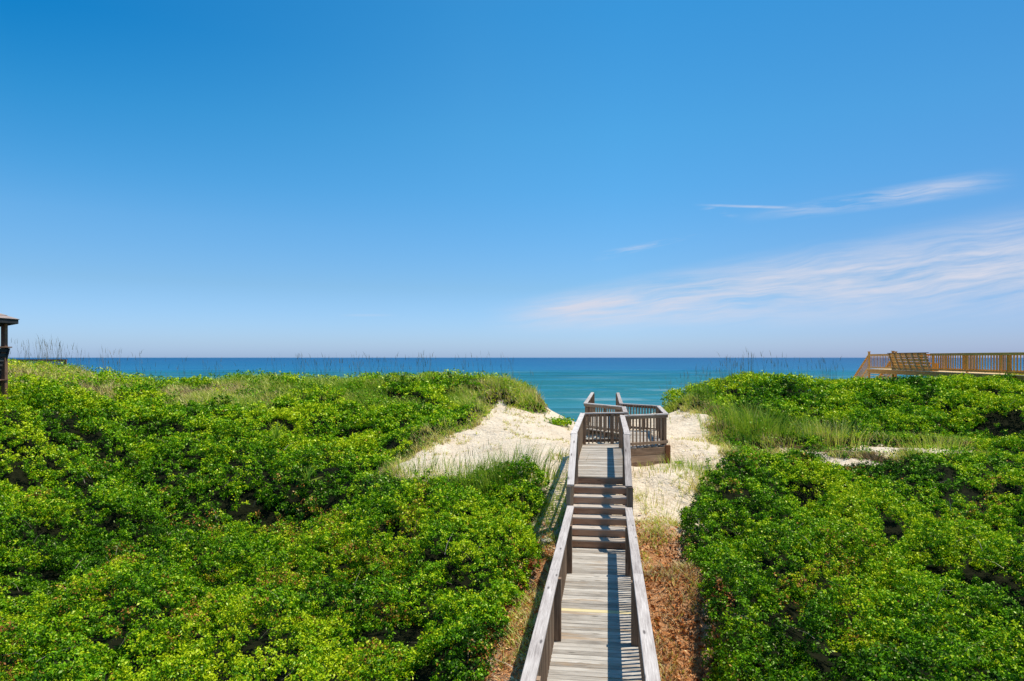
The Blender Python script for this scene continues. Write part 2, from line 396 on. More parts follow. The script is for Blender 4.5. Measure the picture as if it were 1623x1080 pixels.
def P(px, py, v): return ((px - 811.5) / F * v, v, HC - (py - 567.0) / F * v)
def UV(px, v): return ((px - 811.5) / F * v, v)
def L2W(x, y): return (x * math.cos(ALPHA) + y * math.sin(ALPHA), -x * math.sin(ALPHA) + y * math.cos(ALPHA))
def W2L(u, v): return (u * math.cos(ALPHA) - v * math.sin(ALPHA), u * math.sin(ALPHA) + v * math.cos(ALPHA))

# points on top of the vegetation (crown surface)
CAN = [(*UV(0, 5), .1), (*UV(800, 4), .1), (*UV(1600, 5), .1), (-9, 7, .2), (9, 7, .25),
       P(0, 1080, 7.6), P(400, 1080, 7.9), P(700, 1080, 8.1), P(0, 900, 12), P(300, 900, 12.2), P(600, 880, 12.8), P(800, 880, 12.8),
       P(820, 790, 15.2), P(640, 768, 17), P(740, 770, 16.8), P(500, 800, 17), P(400, 830, 17.3), P(250, 815, 17.5), P(100, 830, 15.5), P(100, 760, 19),
       P(0, 700, 19.5), P(0, 640, 21.5), P(10, 616, 22.6), P(60, 606, 25), P(-120, 618, 22), P(200, 700, 23), P(200, 640, 28), P(450, 790, 20.3), P(450, 732, 21.8), P(300, 752, 20.8), P(380, 742, 21.3), P(540, 728, 22.2), P(450, 680, 26), P(450, 640, 30), P(450, 593, 35),
       P(600, 740, 22), P(600, 700, 25), P(600, 650, 29), P(600, 596, 34), P(300, 700, 23), P(300, 640, 28), P(270, 604, 36), P(190, 590, 36), P(130, 580, 36), P(60, 572, 36), P(0, 571, 36),
       P(390, 589, 36), P(790, 595, 33.8), P(700, 650, 29), P(700, 599, 33.7), P(780, 640, 31), P(500, 596, 35), P(845, 625, 32.3),
       P(1125, 765, 16.3), P(1185, 738, 17.6), P(1110, 850, 13.6), P(1120, 950, 10.8), P(1130, 1080, 8.2), P(1300, 1080, 8), P(1620, 1080, 7.6), P(1300, 900, 12.4), P(1600, 900, 12.4),
       P(1300, 750, 19), P(1600, 760, 18.5), P(1450, 755, 19), P(1200, 700, 22.5), P(1200, 650, 27), P(1190, 594, 32), P(1130, 612, 31.3), P(1300, 640, 28), P(1300, 604, 31.5),
       P(1400, 606, 31), P(1500, 607, 30), P(1620, 609, 28.3), P(1620, 650, 25.5), P(1450, 640, 27), P(1500, 690, 23.5), P(1620, 700, 22), P(1400, 690, 23.5),
       (-36, 36, 3.8), *[(*UV(q, 35), 2.35) for q in (1150, 1300, 1450, 1600)], *[(*UV(q, 38), 1.7) for q in (1150, 1300, 1450, 1600)], *[(*UV(q, 39.5), 2.7) for q in (0, 200, 400, 600)], (-36, 25, 2.6), (-36, 12, .5), (30, 28, 3.0), (30, 12, .6), (33, 20, 1.6)]
BACK = [(u, v, z) for (v, z) in ((42, 1.9), (50, -1.2), (60, -3.3), (72, -4.15), (80, -4.7)) for u in (-36, -18, -6, 5, 14, 33)]
BACK = [(u, v, (z if not (v == 42 and u == 5) else -0.2)) for (u, v, z) in BACK]
C_ = TPS(CAN + BACK + [(*L2W(0, 30), 1.2), (*L2W(0, 26), 1.2)])
# points on bare ground
GR = [(*L2W(0, y), z) for y, z in ((2, -.55), (6, -.5), (10, -.45), (13, -.4), (15.6, -.02), (18, .45), (21, .72), (24, .85), (28, 1.0), (31, .8), (35, -.1))]
GR += [(*L2W(1.1, 20.6), .56), (*L2W(2.0, 20.9), .56)]
GR += [(*L2W(s, y), z) for s in (-1.6, 1.8) for y, z in ((4, -.55), (8, -.5), (12, -.42), (13.6, -.3), (15.6, .0), (18, .62))]
GR += [P(608, 752, 22), P(700, 702, 25.5), P(785, 667, 28), P(800, 645, 30), P(850, 700, 24), P(740, 732, 22), P(865, 664, 31), P(850, 762, 18), P(905, 674, 29),
       P(1060, 700, 22.5), P(1080, 742, 19), P(1125, 722, 21), P(1130, 662, 26), P(1070, 656, 30), P(1080, 802, 17), P(1090, 872, 14.3),
       P(560, 760, 21.5), P(600, 778, 20.3), P(560, 742, 23), P(625, 708, 25.5), P(685, 676, 28), P(745, 655, 29.5),
       P(1265, 722, 21.3), P(1400, 728, 21), P(1340, 726, 21), P(1460, 725, 21)]
SH = []
for (u, v, z) in CAN:
    d = 1.45 if v < 20.5 else (1.1 if v < 28 else 0.55)
    if u > 4 and 18.3 < v < 25: d = .45
    SH.append((u, v, z - d))
G_ = TPS(SH + BACK + GR, lam=0.05)

def pip(x, y, poly):
    poly = np.array(poly); inside = np.zeros(np.shape(x), bool); n = len(poly); j = n - 1
    for i in range(n):
        xi, yi = poly[i]; xj, yj = poly[j]
        c = ((yi > y) != (yj > y)) & (x < (xj - xi) * (y - yi) / (yj - yi + 1e-12) + xi)
        inside ^= c; j = i
    return inside
def seg_dist(x, y, poly):
    best = np.full(np.shape(x), 1e9); n = len(poly)
    for i in range(n):
        ax, ay = poly[i]; bx, by = poly[(i + 1) % n]
        dx, dy = bx - ax, by - ay; t = np.clip(((x - ax) * dx + (y - ay) * dy) / (dx * dx + dy * dy + 1e-9), 0, 1)
        best = np.minimum(best, np.hypot(x - ax - t * dx, y - ay - t * dy))
    return best
def sdist(x, y, poly):
    """signed distance, positive inside"""
    d = seg_dist(x, y, poly)
    return np.where(pip(x, y, poly), d, -d)
OPEN = [UV(600, 21.6), UV(640, 23.6), UV(700, 25.9), UV(745, 27.3), UV(772, 28.4), UV(758, 31.6), UV(796, 32.4), UV(812, 31.2), UV(838, 31.2), UV(868, 32.0), (1.2, 40), (-36, 46), (-80, 46), (-80, 120), (90, 120), (90, 50), (30, 46), (8.5, 40),
        UV(1046, 32), UV(1075, 31.5), UV(1130, 27.5), UV(1128, 24), UV(1160, 21.6), UV(1160, 20), UV(1125, 18.2), UV(1085, 16.5), UV(1082, 14.8),
        L2W(1.75, 13), L2W(1.55, 10), L2W(1.35, 7), L2W(1.3, 1), L2W(-1.7, 1), L2W(-1.62, 7), L2W(-1.58, 12), UV(848, 14.6), UV(856, 17.5), UV(800, 18.9), UV(730, 19.6), UV(660, 20.3)]
PATCH = [(UV(1268, 22.3), 1.0, 1.2), (UV(1395, 22.6), 1.4, 1.2), (UV(1470, 22.2), 1.7, .95), (UV(1330, 20.9), .9, .35)]
def wob(u, v): 
    a = np.where(np.asarray(v) < 16, .5, 1.1)
    return (u + a * (fbm(u * 0.9, v * 0.9, 3, 11) - .5), v + a * (fbm(u * 0.9, v * 0.9, 3, 23) - .5))
def open_sd(u, v):
    """positive on bare sand / litter, negative under plants"""
    uu, vv = wob(u, v)
    d = sdist(uu, vv, OPEN) + .34 * (fbm(u * 2.6, v * 2.6, 2, 27) - .5)
    for ((cu, cv), a, b_) in PATCH:
        e = (1 - np.sqrt(((uu - cu) / a) ** 2 + ((vv - cv) / b_) ** 2)) * min(a, b_)
        d = np.maximum(d, e + 1.3 * (fbm(u * 1.6, v * 1.6, 3, 37) - .45))
    return d
# where shrubs give way to grass / low plants
def shrubness(u, v):
    """1 shrub, 0 grass"""
    px = 811.5 + F * u / v
    n = fbm(u * 0.35, v * 0.35, 3, 31)
    lim_l = 31.5 - 1.0 * (px < 260) * (1 - px / 260) * 4 + (n - .5) * 9
    lim_l = np.where(px > 560, lim_l - (px - 560) * 0.022, lim_l)
    s = np.where(px < 900, (v < lim_l) | ((fbm(u * .55, v * .55, 3, 83) > .60 + .05 * (px > 600)) & (v < 34.2) & (px > 230) & (px < 770)), True)
    # right: grassy hollow between the front mass and the crest
    hollow = (px > 1130) & (px < 1310) & (v > 20.8) & (v < 27.0 + (n - .5) * 6)
    hollow |= (px > 1130) & (px < 1540) & (v > 20.6) & (v < 24.6 + (n - .5) * 3)
    hollow |= (px > 1000) & (px < 1125) & (v > 27)
    s = np.where(hollow, fbm(u * .8, v * .8, 3, 77) > 0.475, s)
    fr = (open_sd(u, v) > -.75 * fbm(u * .9, v * .9, 2, 79)) & (v > 21)
    s = np.where(fr, False, s)
    return s.astype(float)
def ground_z(u, v):
    d = open_sd(u, v)
    g = G_(u, v)
    g = g + 0.10 * (fbm(u * 0.7, v * 0.7, 4, 3) - .5) * np.clip(1 - (v - 45) / 10, 0, 1)
    sd_ = np.clip(d * 2, 0, 1) * np.clip((v - 13) / 3, .25, 1)
    g = g + 0.07 * (fbm(u * 3.1, v * 3.1, 3, 8) - .5) * sd_
    g = g + 0.28 * (fbm(u * .55 + 3, v * .9, 3, 18) - .5) * sd_ * np.clip((42 - v) / 6, 0, 1)
    foot = domes(u, v, .62, 301)                        # trampled hollows
    g = g - 0.10 * np.clip(foot - .35, 0, 1) * sd_ * (fbm(u * .5, v * .5, 2, 303) > .42)
    bank = np.clip(-d / .45, 0, 1) * np.clip((v - 22) / 2, 0, 1) * np.clip((44 - v) / 6, 0, 1)
    g = g + .30 * bank * bank * (3 - 2 * bank) * np.clip(1 - (-d - .5) / 2.5, 0, 1)          # small eroded bank where the plants hold the dune
    return g

# ------------------------------------------------------------------ terrain mesh
ys = np.concatenate([np.arange(-6, 12, .3), np.arange(12, 34, .14), np.arange(34, 50, .5), np.arange(50, 121, 2.5)])
def xs_for():
    a = np.concatenate([np.arange(-120, -36, 6), np.arange(-36, -10, .35), np.arange(-10, 12, .14), np.arange(12, 34, .35), np.arange(34, 121, 6)])
    return a
xs = xs_for()
XX, YY = np.meshgrid(xs, ys)
ZZ = ground_z(XX, YY)
ZZ = np.where(YY > 80, ZZ - (YY - 80) * 0.05, ZZ)
osd = open_sd(XX, YY)
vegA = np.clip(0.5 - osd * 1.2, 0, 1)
lx, ly = W2L(XX, YY)
litA = np.clip((17.4 - ly) / 3.2, 0, 1) * np.clip(1 - np.abs(lx) / 3.5, 0, 1) ** .5
litA = litA * (1 - .9 * np.clip(vegA * 1.6 - .5, 0, 1))
nx, ny = len(xs), len(ys)
idx = np.arange(nx * ny).reshape(ny, nx)
faces = np.stack([idx[:-1, :-1], idx[:-1, 1:], idx[1:, 1:], idx[1:, :-1]], -1).reshape(-1)
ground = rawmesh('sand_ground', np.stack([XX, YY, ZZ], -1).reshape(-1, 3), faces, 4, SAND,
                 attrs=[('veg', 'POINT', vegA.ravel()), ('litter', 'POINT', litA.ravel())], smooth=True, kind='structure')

# ------------------------------------------------------------------ sea
SEA_Z = -4.0
ysS = np.concatenate([np.arange(62, 140, .8), np.arange(140, 420, 2), 420 * 1.12 ** np.arange(0, 44)])
ts = np.linspace(-1.3, 1.3, 260)
TT, YS = np.meshgrid(ts, ysS)
XS = TT * np.maximum(YS, 160)
amp = np.clip((600 - YS) / 400, 0, 1)
ph = YS + 6 * fbm(XS * .012, YS * .012, 2, 5) * 3
sw = np.zeros_like(YS)
for (wl, a_, k) in ((17.0, .50, 4), (9.0, .18, 2), (27.0, 1.3, 5)):
    s_ = 0.5 + 0.5 * np.sin(2 * math.pi * ph / wl + wl)
    sw += a_ * (s_ ** k - .35) * (0.4 + 1.0 * fbm(XS * .02, YS * .03, 2, int(wl)))
ZS = SEA_Z + sw * amp
nx, ny = len(ts), len(ysS); idx = np.arange(nx * ny).reshape(ny, nx)
faces = np.stack([idx[:-1, :-1], idx[:-1, 1:], idx[1:, 1:], idx[1:, :-1]], -1).reshape(-1)
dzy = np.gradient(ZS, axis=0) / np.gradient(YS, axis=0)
faceA = np.clip(dzy * 5.0, 0, .8) * np.clip((700 - YS) / 400, 0, 1)  # slope mask for the painted shade on swell fronts
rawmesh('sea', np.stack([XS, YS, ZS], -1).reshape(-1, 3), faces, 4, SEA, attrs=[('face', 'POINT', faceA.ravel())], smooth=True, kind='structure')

# ------------------------------------------------------------------ railings and decks
def rail_run(parent, p0, p1, side, h=0.95, posts=(), mat=W_RAIL, capmat=W_CAP, pitch=0.105, foot=-0.14, post_top=0.0,
             post_foot=None, bottom_rail=False, cap_in=0.055, bal=True, label=None, bal_w=0.036, ext=(0, 0)):
    """p0,p1: feet of the rail line on the deck (inner face of balusters); side: unit vector pointing outward"""
    p0, p1 = Vector(p0), Vector(p1); side = Vector(side).normalized(); up = Vector((0, 0, 1))
    d = p1 - p0; L = d.length; dn = d.normalized()
    m = MB()
    n = max(1, int(L / pitch))
    if bal:
        for i in range(n):
            b0 = p0 + d * ((i + .5) / n) + side * (bal_w / 2)
            j = random.uniform(-.004, .004)
            m.beam(b0 + up * (foot + random.uniform(-.01, .01)) + dn * j, b0 + up * (h - 0.04) + dn * j, bal_w, bal_w, side=side, ch=.002)
    # upper sub-rail and optional bottom rail, outside the balusters
    o = side * (bal_w + .019 + .001)
    m.beam(p0 + o + up * (h - .085), p1 + o + up * (h - .085), .036, .088, side=side)
    if bottom_rail: m.beam(p0 + o + up * .10, p1 + o + up * .10, .036, .088, side=side)
    r = m.build('railing', mat, parent, label=label)
    c = side * (-cap_in + .07); e0 = p0 - dn * ext[0]; e1 = p1 + dn * ext[1]
    cm = MB()
    # cap laid in two or three lengths with a hairline joint
    k = max(1, round(L / 4.2)); pts = [e0 + (e1 - e0) * (i / k) + side * (random.uniform(-.006, .006) if 0 < i < k else 0) + up * (random.uniform(-.008, .004) if 0 < i < k else 0) for i in range(k + 1)]
    for a_, b_ in zip(pts[:-1], pts[1:]):
        cm.beam(a_ + c + up * (h - .019) + dn * .002, b_ + c + up * (h - .019) - dn * .002, .14, .038, side=side)
    cm.build('handrail', capmat, r)
    for t_ in posts:
        q = p0 + d * t_
        pf = post_foot if post_foot is not None else foot - .1
        MB().beam(q - side * .045 + up * pf - side * .0 , q - side * .045 + up * (h - .042 + post_top), .09, .09, side=side).build('post', mat, r)
    return r

CX = -0.15
bw = empty('boardwalk', (0, 0, 0), -ALPHA, label='weathered grey wooden boardwalk with railings and a flight of steps leading to the sea', cat='boardwalk')
# lower deck boards
m = MB(); y = 1.2; new_y = 10.42; nb = None
while y < 14.0:
    if nb is None and y >= new_y:
        nb = y
    else:
        zz = random.uniform(-.002, .002)
        m.beam((CX - .60 - random.uniform(0, .01), y + .059, -.019 + zz), (CX + .60 + random.uniform(0, .01), y + .059, -.019 + zz), .108 + random.uniform(0, .004), .038, side=(0, 1, 0), ch=.005)
    y += .118
dk = m.build('lower_deck', W_DECK, bw)
MB().beam((CX - .60, nb + .059, -.017), (CX + .60, nb + .059, -.017), .112, .038, side=(0, 1, 0), ch=.005).build('new_plank', W_NEW, dk, label='fresh yellow plank among the grey ones')
j = MB()
for s in (-1, 0, 1): j.beam((CX + s * .50, 1.2, -.134), (CX + s * .50, 13.95, -.134), .038, .19, side=(1, 0, 0))
j.build('joist', W_RAIL, dk)
# lower railings
for s in (-1, 1):
    rail_run(bw, (CX + s * .565, 1.2, 0), (CX + s * .565, 13.86, 0), (s, 0, 0), h=.90,
             posts=[(yy - 1.2) / 12.66 for yy in (3.4, 6.45, 9.42, 12.4)], foot=-.19, post_foot=-.75)
# stairs: 7 risers, 6 treads
st = empty('stairs', (0, 0, 0), 0, bw)
Y0, Z1, RI, TR = 14.06, 1.19, .17, .26
for i in range(7):
    yy = Y0 + i * TR
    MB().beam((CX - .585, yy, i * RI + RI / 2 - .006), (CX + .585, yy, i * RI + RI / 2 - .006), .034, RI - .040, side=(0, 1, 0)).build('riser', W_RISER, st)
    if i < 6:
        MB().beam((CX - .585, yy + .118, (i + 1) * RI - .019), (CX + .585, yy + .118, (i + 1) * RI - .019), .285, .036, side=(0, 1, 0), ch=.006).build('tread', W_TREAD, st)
for s in (-1, 1):
    xx = CX + s * .608
    MB().prism([(xx - .018, Y0 - .02, -.18), (xx - .018, Y0 - .02, .17), (xx - .018, 15.62, 1.19), (xx - .018, 15.62, .86), (xx - .018, Y0 + .3, -.18)], (.036, 0, 0)).build('stringer', W_RISER, st)
for s in (-1, 1):
    MB().prism([(CX + s * .42 + .009 * math.cos(a), Y0 - .024, .085 + .009 * math.sin(a)) for a in np.linspace(0, 2 * math.pi, 8, endpoint=False)], (0, .008, 0)).build('bolt', W_DARK, st)
# stair railings
for s in (-1, 1):
    q0 = Vector((CX + s * .572, 13.98, .36)); q1 = Vector((CX + s * .572, 15.62, 1.21))
    r = rail_run(bw, q0, q1, (s, 0, 0), h=.97, foot=-.50, pitch=.16, cap_in=.055, ext=(.03, .0))
    MB().beam((CX + s * .625, 13.95, -.55), (CX + s * .625, 13.95, 1.285), .09, .09, side=(1, 0, 0)).build('post', W_RAIL, r)
    MB().beam((CX + s * .625, 15.66, -.4), (CX + s * .625, 15.66, 2.13), .09, .09, side=(1, 0, 0)).build('post', W_RAIL, r)

# upper deck: boards across, its outline steps right and back left round the wind break
def lim(y):
    L_ = [(15.6, -.74), (21.55, -.74), (21.56, .62), (24.5, .62), (26.2, -.80), (34.2, -.72)]
    R_ = [(15.6, .45), (20.9, .45), (20.91, .75), (21.6, 1.84), (25.1, 1.84), (26.2, .50), (34.2, .50)]
    return np.interp(y, *zip(*L_)), np.interp(y, *zip(*R_))
m = MB(); y = 15.60
while y < 34.1:
    a_, b_ = lim(y + .07)
    m.beam((a_, y + .07, Z1 - .019 + random.uniform(-.002, .002)), (b_, y + .07, Z1 - .019), .134, .038, side=(0, 1, 0), ch=.004)
    y += .14
ud = m.build('upper_deck', W_DECK, bw)
j = MB()
for (a_, b_, c_, d_) in ((-.70, 15.65, -.70, 21.4), (.40, 15.65, .40, 20.85), (-.15, 15.65, -.15, 21.4), (1.80, 21.7, 1.80, 25.1), (.66, 21.6, .66, 24.5), (-.74, 26.3, -.68, 34), (.44, 26.3, .44, 34)):
    j.beam((a_, b_, Z1 - .15), (c_, d_, Z1 - .15), .038, .22, side=(1, 0, 0))
j.build('joist', W_RAIL, ud)
RUNS = [((-.74, 15.62), (-.74, 21.45), (-1, 0), (.0, .985)), ((.44, 15.62), (.44, 20.8), (1, 0), (.0, .985)),
        ((-.74, 21.42), (.60, 21.9), (-.33, .94), (.66,)), ((.60, 21.9), (.60, 24.5), (-1, 0), (.02, .97)),
        ((.60, 24.5), (-.80, 26.2), (-.77, -.63), (.5,)), ((-.80, 26.2), (-.70, 34.2), (-1, 0), (.01, .33, .66, .99)),
        ((.50, 20.8), (1.80, 21.60), (.52, -.85), (.97,)), ((1.80, 21.62), (1.82, 25.1), (1, 0), (.5, .99)),
        ((1.82, 25.1), (.52, 26.2), (.65, .76), (.96,)), ((.52, 26.2), (.52, 34.2), (1, 0), (.33, .66, .99))]
for (a_, b_, sd_, ps) in RUNS:
    rail_run(bw, (*a_, Z1), (*b_, Z1), (*sd_, 0), h=.98, posts=ps, foot=.02, bottom_rail=True, post_foot=-.9, ext=(.04, .05), pitch=.125)
# timber skirt below the right wing and its rusty corner post
m = MB()
for k, zc in enumerate((1.04, .82, .61, .40)):
    m.beam((.52, 20.76, zc), (1.84, 21.53, zc), .038, .205, side=(.52, -.85, 0), ch=.004)
m.build('skirt_board', W_RAIL, bw)
MB().beam((1.86, 21.50, .25), (1.86, 21.50, 1.20), .15, .13, side=(1, 0, 0)).build('corner_post', W_RUST, bw, label='rust stained foot of the corner post')
# stairs from the seaward end down to the beach
sst = empty('beach_stairs', (0, 0, 0), 0, bw)
for i in range(9):
    MB().beam((-.68, 34.3 + i * .28, Z1 - (i + 1) * .17), (.48, 34.3 + i * .28, Z1 - (i + 1) * .17), .27, .036, side=(0, 1, 0)).build('tread', W_TREAD, sst)
for xx in (-.72, .52):
    MB().beam((xx, 34.15, Z1 - .12), (xx, 36.9, Z1 - 1.75), .038, .24, side=(1, 0, 0)).build('stringer', W_RAIL, sst)

# ------------------------------------------------------------------ neighbour's golden pine walkover
nbw = empty('wooden_walkover', (*L2W(19.2, 38), 3.12), -ALPHA, label='golden brown pine walkover with slatted bench back above the right dune', cat='walkway')
def NL(x, y, z=0): return (x - 19.2, y - 38, z)
m = MB(); y = 24.0
while y < 50.9:
    m.beam(NL(18.08, y + .07, -.019), NL(20.25, y + .07, -.019), .134, .038, side=(0, 1, 0)); y += .14
nd = m.build('deck', W_GOLD_L, nbw)
m = MB()
for xx in (18.14, 19.2, 20.2): m.beam(NL(xx, 24, -.165), NL(xx, 50.9, -.165), .04, .24, side=(1, 0, 0))
m.build('joist', W_GOLD, nd)
NP = dict(mat=W_GOLD, capmat=W_GOLD, h=1.02, foot=.05, bottom_rail=True, pitch=.26, post_foot=-2.2, bal_w=.04)
def tt(ys_, a_, b_): return [(q - a_) / (b_ - a_) for q in ys_]
rail_run(nbw, NL(18.3, 24), NL(18.3, 41.8), (-1, 0, 0), posts=tt((26.8, 30.5, 34.3, 38.0, 41.75), 24, 41.8), **NP)
rail_run(nbw, NL(18.3, 47.05), NL(18.3, 51.0), (-1, 0, 0), posts=[], **NP)
rail_run(nbw, NL(20.0, 24), NL(20.0, 51.0), (1, 0, 0), posts=tt((26.8, 30.5, 34.3, 38, 41.75, 47.0), 24, 51), **NP)
for xx in (18.3, 20.0):
    s = -1 if xx < 19 else 1
    for yy in (47.0, 51.05):
        if xx > 19 and yy < 50: continue
        pm = MB().beam(NL(xx + s * .03, yy, -2.4), NL(xx + s * .03, yy, 1.17), .12, .12, side=(1, 0, 0))
        pm.beam(NL(xx + s * .03, yy, 1.172), NL(xx + s * .03, yy, 1.21), .16, .16, side=(1, 0, 0))
        pm.build('post', W_GOLD, nbw)
    sr = rail_run(nbw, NL(xx, 51.1), NL(xx, 56.2, -2.9), (s, 0, 0), posts=(.97,), mat=W_GOLD, capmat=W_GOLD, h=1.0, foot=.0, pitch=.24, post_foot=-.6, bottom_rail=True, bal_w=.04)
ns = empty('stairs', (0, 0, 0), 0, nbw)
for i in range(16):
    MB().beam(NL(18.32, 51.15 + i * .3, -.02 - (i + 1) * .17), NL(19.98, 51.15 + i * .3, -.02 - (i + 1) * .17), .29, .04, side=(0, 1, 0)).build('tread', W_GOLD_L, ns)
for xx in (18.24, 20.06): MB().beam(NL(xx, 50.95, -.15), NL(xx, 56.1, -3.05), .04, .28, side=(1, 0, 0)).build('stringer', W_GOLD_L, ns)
# bench with a leaning back between y = 41.8 and 47
be = empty('bench', (0, 0, 0), 0, nbw)
for i in range(7):
    yy = 41.95 + i * .82
    MB().beam(NL(18.36, yy, -.12), NL(17.98, yy + .02, 1.03), .045, .12, side=(0, 1, 0)).build('back_support', W_GOLD_L, be)
m = MB()
for (f0, wd) in ((.06, .09), (.18, .14), (.34, .14), (.50, .14), (.66, .14), (.805, .11), (.955, .14)):
    xx = 18.41 - .38 * f0; m.beam(NL(xx, 41.85, -.12 + 1.15 * f0), NL(xx, 47.0, -.12 + 1.15 * f0), .036, wd, side=(1, 0, .33))
m.build('backrest', W_GOLD, be)
MB().beam(NL(18.03, 41.7, 1.055), NL(18.03, 47.1, 1.055), .17, .038, side=(1, 0, 0)).build('handrail', W_BROWN, be)
m = MB()
for k in range(3): m.beam(NL(18.50 + k * .15, 41.9, .44), NL(18.50 + k * .15, 47.0, .44), .14, .038, side=(1, 0, 0))
m.build('seat', W_GOLD, be)
for yy in (42.1, 44.4, 46.8): MB().beam(NL(18.65, yy, 0), NL(18.65, yy, .42), .09, .30, side=(0, 1, 0)).build('leg', W_GOLD, be)

# ------------------------------------------------------------------ gazebo at the left edge
gx, gy = -19.0, 22.3
gz0 = float(G_(np.array([gx]), np.array([gy]))[0])
gaz = empty('gazebo', (gx, gy, gz0), R(0), label='dark wooden gazebo with hipped roof and flared railing at left edge', cat='gazebo')
fz = 3.15 - gz0; n8 = 8
def ring(r, z, k): a = 2 * math.pi * (k + .5) / n8; return Vector((r * math.cos(a), r * math.sin(a), z))
m = MB()
for k in range(n8):
    a_, b_, c_ = ring(2.42, 5.17 - gz0, k), ring(2.42, 5.17 - gz0, k + 1), Vector((0, 0, 6.05 - gz0))
    for q in range(7):   # courses of shingles, each lapping the one below
        t0, t1 = q / 7, (q + 1) / 7 + .02
        t1 = min(t1, .995)
        quad = [a_.lerp(c_, t0), b_.lerp(c_, t0), b_.lerp(c_, t1), a_.lerp(c_, t1)]
        nrm = (b_ - a_).cross(c_ - a_).normalized() * (.018)
        quad[0] = quad[0] + nrm; quad[1] = quad[1] + nrm
        m.prism(quad, nrm)
rf = m.build('roof', W_SHINGLE, gaz)
m = MB()
for k in range(n8):
    a_, b_ = ring(2.38, 5.11 - gz0, k), ring(2.38, 5.11 - gz0, k + 1)
    m.beam(a_, b_, .035, .13)
    m.beam(ring(2.0, 5.06 - gz0, k), ring(2.0, 5.06 - gz0, k + 1), .05, .18)
m.build('fascia', W_DARK, rf)
m = MB()
for k in range(n8): m.beam(ring(2.33, 5.12 - gz0, k), Vector((0, 0, 5.92 - gz0)), .04, .12)
m.build('rafter', W_BROWN, rf)
for k in range(n8):
    MB().beam(ring(2.0, -.6, k), ring(2.0, 5.04 - gz0, k), .14, .14).build('post', W_BROWN, gaz)
m = MB()
for q in range(-14, 15):
    x_ = q * .145; half = math.sqrt(max(0, 2.05 ** 2 - x_ ** 2))
    if half > .2: m.beam((x_, -half, fz), (x_, half, fz), .138, .038, side=(1, 0, 0))
m.build('floor', W_BROWN, gaz)
for k in range(n8):
    if k == 5: continue
    m = MB()
    for q in range(7):
        t_ = q / 6.5; r_ = 1.86 + .27 * t_; z_ = fz + .02 + t_ * (4.20 - 3.15)
        m.beam(ring(r_, z_, k), ring(r_, z_, k + 1), .03, .095)
    for e in (0.02, .33, .66, .98):
        p_, q_ = ring(1.82, fz - .35, k), ring(1.82, fz - .35, k + 1); p2, q2 = ring(2.12, 4.22 - gz0, k), ring(2.12, 4.22 - gz0, k + 1)
        m.beam(p_.lerp(q_, e), p2.lerp(q2, e), .04, .10)
    rr = m.build('railing', W_DARK, gaz)
    MB().beam(ring(2.14, 4.25 - gz0, k), ring(2.14, 4.25 - gz0, k + 1), .16, .038).build('handrail', W_BROWN, rr)

# low walkway rail behind the left dune crest
lw = empty('walkway_railing', (-26.5, 37.6, 2.93), R(2), label='reddish brown handrail of a walkway just showing over the left dune grass', cat='railing')
rail_run(lw, (-3, 0, -.05), (1.95, 0, -.05), (0, -1, 0), h=.93, posts=(.05, .5, .98), mat=W_BROWN, capmat=W_BROWN, foot=0, post_foot=-1.0)

# ------------------------------------------------------------------ foliage builders
def unit(a): return a / np.maximum(np.linalg.norm(a, axis=-1, keepdims=True), 1e-9)
def leaf_mesh(C, Nn, size, hue, name, mat, aspect=0.55, parent=None, T=None, **kw):
    n = len(C)
    if T is None: T = rng.normal(size=(n, 3))
    T = unit(T - Nn * (T * Nn).sum(1, keepdims=True)); B = np.cross(Nn, T)
    L = size[:, None]; W = L * aspect * (0.8 + .4 * rng.random((n, 1)))
    cur = rng.normal(0, .12, (n, 1)) * L
    v = np.stack([C - T * L * .5, C + B * W * .5 + Nn * cur + T * L * .05, C + T * L * .5 - Nn * L * .12, C - B * W * .5 + Nn * cur + T * L * .05], 1).reshape(-1, 3)
    return rawmesh(name, v, np.arange(4 * n), 4, mat, attrs=[('hue', 'FACE', hue)], parent=parent, **kw)
def cell_scatter(v0, v1, spacing, margin=1.25, umin=-1e9, umax=1e9):
    """jittered points over the strip v0..v1, spacing(v) metres apart"""
    out = []; v = v0
    while v < v1:
        s = spacing(v); half = (.76 * v + margin + 1.0)
        us = np.arange(max(-half, umin), min(half, umax), s)
        if len(us): out.append(np.stack([us + rng.uniform(-.5, .5, len(us)) * s, v + rng.uniform(-.5, .5, len(us)) * s], 1))
        v += s
    a = np.concatenate(out); return a[:, 0], a[:, 1]
def crown_z(u, v):
    """top of the shrubs, moundy: mounds reach the surveyed crown height, creases run deep between them"""
    d = -open_sd(u, v)                                  # distance into the plants
    g = ground_z(u, v); c = C_(u, v)
    h = np.clip(c - g, np.where(v < 19, .85, .25), 2.2)
    k = np.clip(1 - (v - 24) / 11, .30, 1)
    wu = u + .7 * fbm(u * .6, v * .6, 3, 4); wv = v + .7 * fbm(u * .6, v * .6, 3, 9)
    big = domes(wu, wv, 2.5, 1); mid = domes(wu, wv, 1.2, 7); sm = domes(wu, wv, .56, 15)
    pock = np.clip((fbm(u * .95 + 5, v * 1.5, 3, 201) - .525) * 9, 0, 1)   # overhung pockets, open and deep
    top = h + k * (1.50 * (big - .82) + .80 * (mid - .76) + .36 * (sm - .66) - .95 * pock * np.clip((d - .3) / .6, 0, 1)) + .10
    top = np.clip(top, .06, np.where(v > 24, 1.5, 2.6))
    crown_z.gap = np.clip((d - .35) / .5, 0, 1) * np.clip((29 - v) / 4, 0, 1) * np.maximum(pock, np.clip((.42 - sm) * 4, 0, 1) * np.clip((.66 - mid) * 4, 0, 1))
    edge = np.sqrt(np.clip(d / np.where(v < 19, .45, .7), 0.0, 1)) * .85 + .15
    return g + top * edge, g, d

